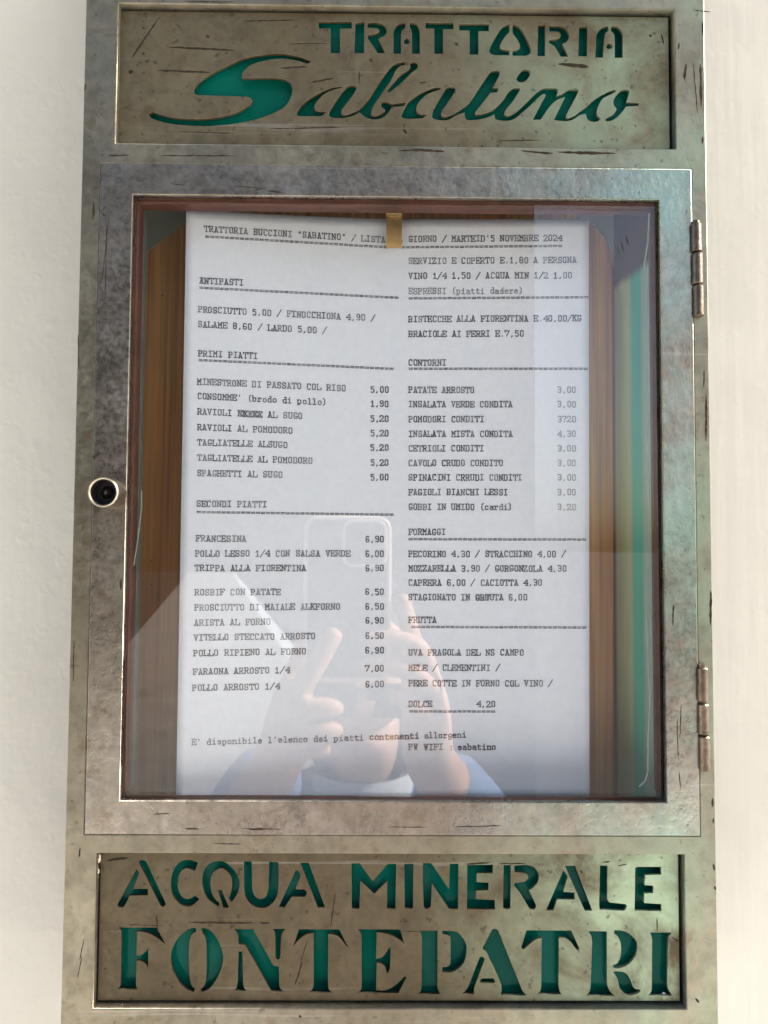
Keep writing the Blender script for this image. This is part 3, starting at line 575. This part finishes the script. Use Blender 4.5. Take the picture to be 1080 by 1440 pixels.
def typed(txt, x0, y0, x1, y1, ink=.9, bold=1.0, over=None, H=7.8):
    n_ = len(txt); cw = (x1 - x0) / n_; slope = (y1 - y0) / max(x1 - x0, 1)
    for i, ch in enumerate(txt):
        if ch == ' ': continue
        px = x0 + (i + .5) * cw + random.uniform(-.25, .25); py = y0 + slope * (px - x0) + random.uniform(-.3, .3)
        kk = max(.25, min(1, ink * random.uniform(.88, 1.2)))
        glyph(ch, px, py, cw * .142, H / 8, slope, 1.5 * bold, kk)
        if over and over[i] != ' ': glyph(over[i], px + .5, py + .3, cw * .136, H / 8, slope, 1.45, kk)
def dashes(x0, y0, x1, y1, cw=6.95, ink=.9, sag=0.0):
    n_ = max(1, round((x1 - x0) / cw)); w = (x1 - x0) / n_
    for i in range(n_):
        t = (i + .5) / n_; px = lerp(x0, x1, t); py = lerp(y0, y1, t) - sag * 4 * t * (1 - t); s = (y1 - y0) / (x1 - x0) * w * .34
        for dy in (-.85, .95):
            stroke((px - w * .34, py - s + dy), (px + w * .34, py + s + dy), 1.45, ink * random.uniform(.62, 1.05))
L_ = [('TRATTORIA BUCCIONI "SABATINO" / LISTA', 287, 321.5, 542, 337.2, .85), ('DEL', 545, 337.3, 566, 337.3, .9), ("GIORNO / MARTEID'5 NOVEMBRE 2024", 574, 336, 791, 334.5, .85),
 ('SERVIZIO E COPERTO E.1,80 A PERSONA', 574, 367, 811, 365.5, .75), ('VINO 1/4 1,50 / ACQUA MIN 1/2 1,00', 574, 388, 805, 387, .85), ('BISTECCHE ALLA FIORENTINA E.40,00/KG', 574, 448.6, 818, 447.5, .88), ('BRACIOLE AI FERRI E.7,50', 574, 469.6, 737, 469, .95),
 ('PROSCIUTTO 5,00 / FINOCCHIONA 4,90 /', 278, 434.8, 528, 447.4, .85), ('SALAME 8,60 / LARDO 5,00 /', 278, 455.7, 460, 465, .9), ('PRIMI PIATTI', 278, 497, 363, 500.5, .95),
 ('MINESTRONE DI PASSATO COL RISO', 277, 536.5, 487, 546, .8), ("CONSOMME' (brodo di pollo)", 277, 556.8, 460, 565.5, .9), ('RAVIOLI AL POMODORO', 277, 600.6, 412, 605.4, .8), ('TAGLIATELLE ALSUGO', 277, 621.8, 405, 625.7, .8), ('TAGLIATELLE AL POMODORO', 277, 643.2, 440, 648, .8), ('SPAGHETTI AL SUGO', 276.5, 665, 398, 667.8, .78),
 ('SECONDI PIATTI', 276, 708.2, 376, 709.4, .8), ('FRANCESINA', 275, 757, 347, 757.9, .78), ('POLLO LESSO 1/4 CON SALSA VERDE', 274, 778.5, 493, 778.2, .8), ('TRIPPA ALLA FIORENTINA', 273.5, 798.8, 431, 798.8, .85), ('ROSBIF CON PATATE', 273.5, 832.7, 395, 832.4, .75), ('PROSCIUTTO DI MAIALE ALKFORNO', 273, 854.5, 479, 852.8, .75), ('ARISTA AL FORNO', 272.5, 875.7, 381, 874.2, .7), ('VITELLO STECCATO ARROSTO', 272, 896.6, 444, 894.3, .75), ('POLLO RIPIENO AL FORNO', 271.5, 918.6, 431, 915.8, .88), ('FARAONA ARROSTO 1/4', 271, 944.6, 408, 942, .92), ('POLLO ARROSTO 1/4', 270, 967.4, 394, 964.9, .9),
 ('CONTORNI', 574, 510, 628, 510, .9), ('FORMAGGI', 574, 748, 627, 748, .9), ('PECORINO 4,30 / STRACCHINO 4,00 /', 574, 779, 796, 779, .92), ('MOZZARELLA 3,90 / GORGONZOLA 4,30', 574, 799.2, 797, 799.5, .92), ('CAPRERA 6,00 / CACIOTTA 4,30', 574, 819.3, 763, 819.3, .92), ('FRUTTA', 574, 871.8, 614.5, 871.8, .9),
 ('UVA FRAGOLA DEL NS CAMPO', 574, 917.5, 737, 917.5, .85), ('MELE / CLEMENTINI /', 574, 939, 703.5, 939, .85), ('PERE COTTE IN FORNO COL VINO /', 574, 960.8, 777.5, 961, .85), ('DOLCE', 574, 990, 608, 990, .8), ('4,20', 670, 990, 697, 990, .9),
 ("E' disponibile l'elenco dei piatti", 269, 1043.8, 512, 1036.8, .7), ('contenenti', 519, 1036.3, 590, 1034.5, 1.0), ('allorgeni', 596, 1034.2, 656, 1032.8, .95), ('PW WIFI : ', 574, 1050.5, 645, 1050.3, .85), ('sabatino', 643, 1050.3, 698, 1050, 1.0)]
for a in L_: typed(*a, bold=1.2 if a[0] in ('contenenti', 'sabatino') else 1.0)
typed('ESPRESSI (piatti dasere)', 574, 409.5, 736, 408.5, .62, over='                   f    ')
typed('ANTIPASTI', 280, 394.4, 343, 397.2, 1.0, over='XN       '); typed('RAVIOLI NEXEE AL SUGO', 277, 578.8, 426, 585, .85, over='        EXEXX        ')
typed('STAGIONATO IN GRDUTA 6,00', 574, 839.7, 742, 840, .92, over='              OBT        ')
for y in (547.8, 567.8, 588.7, 609.3, 629.4, 650.3, 671.2): typed({547.8: '5,00', 567.8: '1,90', 671.2: '5,00'}.get(y, '5,20'), 520.5, y, 547, y, .97, 1.1)
for t_, y in (('6,90', 758.2), ('6,00', 778.5), ('6,90', 798.8), ('6,50', 832.2), ('6,50', 853), ('6,90', 872.5), ('6,50', 893.7), ('6,90', 914.6), ('7,00', 940), ('6,00', 962)): typed(t_, 513.3, y, 540.5, y, .9, 1.05)
for t_, y, pr in (('PATATE ARROSTO', 548.3, '3,00'), ('INSALATA VERDE CONDITA', 568.4, '3,00'), ('POMODORI CONDITI', 589.4, '3?20'), ('INSALATA MISTA CONDITA', 610, '4,30'), ('CETRIOLI CONDITI', 630.4, '3,00'), ('CAVOLO CRUDO CONDITO', 651, '3,00'), ('SPINACINI CRRUDI CONDITI', 671.4, '3,00'), ('FAGIOLI BIANCHI LESSI', 692, '3,00'), ('GOBBI IN UMIDO (cardi)', 712.8, '3,20')):
    typed(t_, 574, y, 574 + len(t_) * 6.69, y, .88); typed(pr, 783.5, y, 810.5, y, .55)
for a in [(288, 332.5, 546, 347.8), (563, 347.7, 791, 345.8), (574, 419.5, 828, 418), (280, 404.5, 561, 418.8), (279, 506.3, 554, 518.8), (276, 720, 554, 723.8), (574, 518.5, 827, 518.5), (574, 758.2, 825, 758.8), (578, 881.6, 825, 882.5), (575, 1000.5, 697, 1000.5)]:
    dashes(*a)
me = bpy.data.meshes.new('typed_text'); me.from_pydata([tuple(v) for v in tv], [], tf)
ab = me.attributes.new('ink', 'FLOAT', 'POINT')
for i, k in enumerate(tink): ab.data[i].value = k
for p in me.polygons:
    if p.normal.y > 0: p.flip()
link_mesh('typed_text', me, M['ink'], paper)

# brass clip folded over the top of the sheet
bm = bmesh.new()
def clip_pt(px, py, off): return pix(px, py, .3490 - off)
prof = [(349, .0006), (330, .0020), (312, .0022), (306, .0012), (303.5, .0012), (300, .0034), (291, .0030), (289, -.002), (300, -.0075)]
prev = None; rows = []
for py, off in prof: rows.append([bm.verts.new(clip_pt(px, py, off)) for px in (543.2, 545.5, 555, 563, 565.2)])
for r0, r1 in zip(rows, rows[1:]):
    for k in range(4): bm.faces.new((r0[k], r0[k + 1], r1[k + 1], r1[k]))
clip = from_bm('paper_clip', bm, M['brass'], None, 50)
sm_ = clip.modifiers.new('thickness', 'SOLIDIFY'); sm_.thickness = .0006; sm_.offset = 1
bv = clip.modifiers.new('edge', 'BEVEL'); bv.width = .00025; bv.segments = 2
tag(clip, 'small brass clip holding the top edge of the menu sheet', 'clip')

# ------------------------------------------------------------------ what the glass mirrors: street, opposite house, the photographer
GZ = -1.68
bm = bmesh.new(); box(bm, -220, 220, -220, YW, GZ - .3, GZ)
mt, nt, b, out = new_mat('bounce_paving'); n = N(nt)
n.link(n.ramp(n.noise(2.2, 6, .6), [(.3, (.54, .525, .50)), (.7, (.63, .615, .59))]), b.inputs['Base Color']); b.inputs['Roughness'].default_value = .8
M['bounce_ground'] = mt
tag(from_bm('added_ground', bm, M['bounce_ground']), 'unseen pale ground in front of the wall, added to bounce light', kind='structure')  # near ground out of view, added pale to bounce sunlight onto the sheet
MY = .656
def sheet(name, pts, z, mat, label):
    bm = bmesh.new(); f = bm.faces.new([bm.verts.new((x, y, z)) for x, y in pts]); f.normal_update()
    if f.normal.z < 0: f.normal_flip()
    return tag(from_bm(name, bm, mat), label, kind='structure')
asph = simple('asphalt', (.058, .058, .06), .95, 0, .4, 3, 0, .0)
sheet('road', [(-60, -4.3), (.213 * (4.3 + MY), -4.3), (.213 * (60 + MY), -60), (-60, -60)], GZ + .004, asph, 'dark asphalt road beyond the added ground')
sheet('pavement', [(.213 * (4.3 + MY), -4.3), (60, -4.3), (215, -215), (.213 * (215 + MY), -215)], GZ + .004, simple('grey_pavement', (.105, .103, .10), .85, 0, .3, 2), 'grey pavement beside the asphalt road')
def lane(a, d): return (a - .222 * d, MY - d)
sheet('path', [lane(-1.4, 5.0), lane(1.14, 5.0), lane(1.14, 44), lane(-1.4, 44)], GZ + .008, simple('worn_path', (.32, .30, .27), .85, 0, .3, 2), 'worn path crossing the asphalt')
sheet('road_line', [lane(1.14, 5.0), lane(1.36, 5.0), lane(1.36, 44), lane(1.14, 44)], GZ + .008, simple('road_paint', (.7, .7, .72), .7), 'white painted line along the path')

hm = simple('brown_render', (.16, .12, .09), .85, 0, .3, 1)
hd = simple('dark_shutter', (.03, .05, .04), .6); hr = simple('roof_tile', (.16, .08, .05), .8, 0, .3, 1)
house = empty('building', 'tall brown building across the road, mirrored in the glass', 'building', loc=(0, 0, 0))
HX0, HX1, HY = -60.0, .213 * 46.2, -45.5
bm = bmesh.new(); box(bm, HX0, HX1, HY - 14, HY, GZ, 24); from_bm('building_wall', bm, hm, house)
bm = bmesh.new()
vs = [(HX0 - .4, HY + .8, 23.9), (HX1 + .3, HY + .8, 23.9), (HX1 + .3, HY - 14.5, 23.9), (HX0 - .4, HY - 14.5, 23.9), (HX0 - .4, HY - 7, 28), (HX1 + .3, HY - 7, 28)]
v = [bm.verts.new(p) for p in vs]
for f in [(0, 1, 5, 4), (2, 3, 4, 5), (1, 2, 5), (3, 0, 4), (3, 2, 1, 0)]: bm.faces.new([v[i] for i in f])
from_bm('roof', bm, hr, house)
for i in range(8):
    for z in (2, 6.5, 11, 15.5):
        x = 6 - 5 * i; bm = bmesh.new(); box(bm, x - .8, x + .8, HY + .003, HY + .12, z, z + 2.6, .03); from_bm('shutter', bm, hd, house)

def skin(name, nodes, edges, mat, parent, sub=2):
    me = bpy.data.meshes.new('tmp'); me.from_pydata([q[:3] for q in nodes], edges, [])
    o = bpy.data.objects.new('tmp', me); COL.objects.link(o)
    o.modifiers.new('skin', 'SKIN')
    me.skin_vertices[0].data[0].use_root = True
    for i, q in enumerate(nodes):
        r = q[3]; me.skin_vertices[0].data[i].radius = (r, r) if not isinstance(r, tuple) else r
    s = o.modifiers.new('sub', 'SUBSURF'); s.levels = sub; s.render_levels = sub
    dg = bpy.context.evaluated_depsgraph_get(); m2 = bpy.data.meshes.new_from_object(o.evaluated_get(dg))
    bpy.data.objects.remove(o); m2.name = name
    for p in m2.polygons: p.use_smooth = True
    return link_mesh(name, m2, mat, parent)
def chains(root, lists):
    nodes, edges, idx = [], [], {}
    def add(nm, q):
        nodes.append(q); idx[nm] = len(nodes) - 1
    add('root', root)
    for start, chain in lists:
        prev = idx[start]
        for nm, q in chain:
            add(nm, q); edges.append((prev, idx[nm])); prev = idx[nm]
    return nodes, edges

mt, nt, b, out = new_mat('skin'); n = N(nt)
n.link(n.ramp(n.noise(30, 4, .6), [(.3, (.62, .33, .21)), (.7, (.74, .44, .30))]), b.inputs['Base Color']); b.inputs['Roughness'].default_value = .5
b.inputs['Subsurface Weight'].default_value = .12; b.inputs['Subsurface Radius'].default_value = (.006, .002, .001); M['skin'] = mt
denim = simple('blue_jacket', (.20, .30, .52), .85, 0, .25, 60); shirt_m = simple('white_collar_cloth', (.72, .74, .76), .85)
trs = simple('dark_trousers', (.04, .045, .06), .85); hair_m = simple('dark_hair', (.03, .02, .014), .55, 0, .5, 200, .4)
UP = [('spine', (-.02, -.53, -.68, .115)), ('chest', (-.02, -.52, -.52, .125)), ('top', (-.02, -.50, -.415, .095))]
def fing(pre, palm, pts, rs): return (palm, [('%s%d' % (pre, i), (*p, r)) for i, (p, r) in enumerate(zip(pts, rs))])
nodes, edges = chains((-.02, -.52, -.86, .13), [
 ('root', UP), ('top', [('neck', (-.02, -.482, -.345, .046)), ('jaw', (-.02, -.452, -.280, .056)), ('head', (-.02, -.447, -.21, (.074, .090))), ('crown', (-.02, -.457, -.145, .062))]),
 ('jaw', [('chin', (-.02, -.382, -.302, .024))]), ('head', [('nose', (-.02, -.340, -.230, .013))]),
 ('top', [('shr', (.155, -.48, -.425, .055)), ('elr', (.145, -.255, -.365, .040)), ('wrr', (.046, -.040, -.196, .026)), ('palmr', (.047, -.016, -.138, .026))]),
 ('top', [('shl', (-.195, -.48, -.425, .055)), ('ell', (-.19, -.255, -.375, .040)), ('wrl', (-.090, -.012, -.200, .025)), ('palml', (-.076, .014, -.152, .025))]),
 fing('ri', 'palmr', [(.037, -.006, -.104), (.030, -.004, -.078), (.021, -.003, -.042)], (.010, .009, .0072)),
 fing('rm', 'palmr', [(.046, .002, -.108), (.036, .009, -.086), (.012, .010, -.080), (-.010, .007, -.083)], (.010, .009, .0085, .007)),
 fing('rr', 'palmr', [(.048, .004, -.126), (.034, .011, -.110), (.008, .011, -.104), (-.014, .007, -.104)], (.010, .009, .0085, .007)),
 fing('rp', 'palmr', [(.045, .003, -.148), (.030, .009, -.136), (.010, .007, -.130)], (.009, .008, .0065)),
 fing('rt', 'palmr', [(.034, -.032, -.118), (.014, -.028, -.082), (-.006, -.024, -.064)], (.012, .010, .008)),
 fing('li', 'palml', [(-.065, .026, -.122), (-.051, .031, -.100), (-.033, .029, -.070)], (.0105, .0095, .008)),
 fing('lm', 'palml', [(-.058, .030, -.140), (-.041, .033, -.134), (-.027, .026, -.139)], (.010, .009, .0075)),
 fing('lr', 'palml', [(-.058, .030, -.158), (-.043, .033, -.153), (-.029, .026, -.158)], (.0095, .0085, .0072)),
 fing('lp', 'palml', [(-.064, .026, -.175), (-.050, .029, -.170), (-.038, .024, -.174)], (.0085, .0078, .0065)),
 fing('lt', 'palml', [(-.078, -.026, -.128), (-.066, -.028, -.090), (-.054, -.024, -.062)], (.012, .010, .008)),
 ('root', [('hr', (.075, -.52, -.93, .09)), ('kr', (.085, -.50, -1.27, .06)), ('ar', (.085, -.53, -1.61, .042)), ('tr', (.10, -.40, -1.65, .03))]),
 ('root', [('hl', (-.115, -.52, -.93, .09)), ('kl', (-.125, -.50, -1.27, .06)), ('al', (-.125, -.53, -1.61, .042)), ('tl', (-.14, -.40, -1.65, .03))])])
person = skin('person', nodes, edges, M['skin'], None)
tag(person, 'photographer in blue jacket holding up a phone, mirrored in the glass', 'person')
nodes, edges = chains((-.02, -.52, -.84, .15), [('root', [('spine', (-.02, -.53, -.68, .135)), ('chest', (-.02, -.52, -.52, .143)), ('top', (-.02, -.50, -.42, .105))]),
 ('top', [('shr', (.157, -.48, -.430, .068)), ('elr', (.147, -.258, -.370, .054)), ('wrr', (.060, -.073, -.221, .040))]),
 ('top', [('shl', (-.197, -.48, -.430, .068)), ('ell', (-.192, -.258, -.380, .054)), ('wrl', (-.096, -.073, -.212, .040))])])
skin('jacket', nodes, edges, denim, person)
nodes, edges = chains((-.02, -.52, -.88, .145), [('root', [('hr', (.075, -.52, -.95, .105)), ('kr', (.085, -.50, -1.27, .078)), ('ar', (.085, -.53, -1.59, .062))]), ('root', [('hl', (-.115, -.52, -.95, .105)), ('kl', (-.125, -.50, -1.27, .078)), ('al', (-.125, -.53, -1.59, .062))])])
skin('trousers', nodes, edges, trs, person)
bm = bmesh.new(); lathe(bm, [(.135, -.10), (.112, -.055), (.085, -.005), (.074, .036), (.068, .034), (.070, -.0)], (-.02, -.478, -.372), 'Z', 28); from_bm('shirt_collar', bm, shirt_m, person, 60)
bm = bmesh.new(); bmesh.ops.create_icosphere(bm, subdivisions=4, radius=1)
for v in list(bm.verts):
    p = v.co.copy(); r = 1 + .05 * math.sin(p.x * 23 + p.z * 9) + .04 * math.sin(p.z * 31 + p.y * 12)
    v.co = Vector((-.02 + p.x * .108 * r, -.478 + p.y * .105 * r, -.215 + p.z * .150 * r))
bmesh.ops.delete(bm, geom=[v for v in bm.verts if v.co.y > -.425 and v.co.z < -.145], context='VERTS')
from_bm('hair', bm, hair_m, person, 80)
bm = bmesh.new()
for s in (-1, 1):
    box(bm, -.02 + s * .036 - .029, -.02 + s * .036 + .029, -.355, -.348, -.232, -.186, .006)
    box(bm, -.02 + s * .074 - .003, -.02 + s * .074 + .003, -.45, -.352, -.202, -.194)
box(bm, -.029, -.011, -.354, -.349, -.200, -.192)
from_bm('sunglasses', bm, simple('sunglass_lens', (.012, .012, .014), .12), person)
for s in (-1, 1):
    bm = bmesh.new(); bmesh.ops.create_uvsphere(bm, u_segments=16, v_segments=10, radius=1, matrix=Matrix.Translation((-.02 + s * .084, -.447, -.225)) @ Matrix.Diagonal((.010, .020, .032, 1))); from_bm('ear', bm, M['skin'], person, 80)
bm = bmesh.new(); bmesh.ops.create_uvsphere(bm, u_segments=16, v_segments=8, radius=1, matrix=Matrix.Translation((-.02, -.357, -.272)) @ Matrix.Diagonal((.024, .010, .007, 1))); from_bm('mouth', bm, simple('lips', (.42, .15, .12), .5), person, 80)

# phone held at the lens
phone = empty('smartphone', 'grey phone in a pale rimmed case held up by the photographer', 'phone')
def rrect(x0, x1, z0, z1, r, k=8):
    o_ = []
    for cx_, cz_, a0 in ((x1 - r, z1 - r, 0), (x0 + r, z1 - r, 90), (x0 + r, z0 + r, 180), (x1 - r, z0 + r, 270)):
        for i in range(k + 1): t = rad(a0 + 90 * i / k); o_.append((cx_ + r * math.cos(t), cz_ + r * math.sin(t)))
    return o_
pc = simple('phone_case_grey', (.05, .048, .052), .5); pr = simple('pale_pink_rim', (.92, .76, .75), .4)
PX0, PX1, PZ0, PZ1 = -.066, .0125, -.121, .0265
cut_sheet('phone_case', rrect(PX0 + .0025, PX1 - .0025, PZ0 + .0025, PZ1 - .0025, .0105), [], -.0135, .0085, .0008, [pc, M['mark']], phone)
cut_sheet('case_rim', rrect(PX0, PX1, PZ0, PZ1, .0125), [rrect(PX0 + .0042, PX1 - .0042, PZ0 + .0042, PZ1 - .0042, .0085)], -.0138, .0098, .0019, [pr, M['mark']], phone)
cut_sheet('camera_bump_rim', rrect(-.032, .0088, -.0195, .0235, .0105), [rrect(-.0290, .0058, -.0165, .0205, .008)], -.0052, .0022, .0010, [pr, M['mark']], phone)
for x, z in ((-.0002, 0.0), (-.0002, -.0), (-.022, .012), (-.022, -.010))[1:]:
    bm = bmesh.new(); lathe(bm, [(.0072, -.0010), (.0072, .0008), (.0064, .0010), (.0062, .0004), (.0001, .0004)], (x, -.0050, z), 'Y', 28); from_bm('camera_lens', bm, simple('lens_glass', (.01, .01, .014), .08), phone, 50)
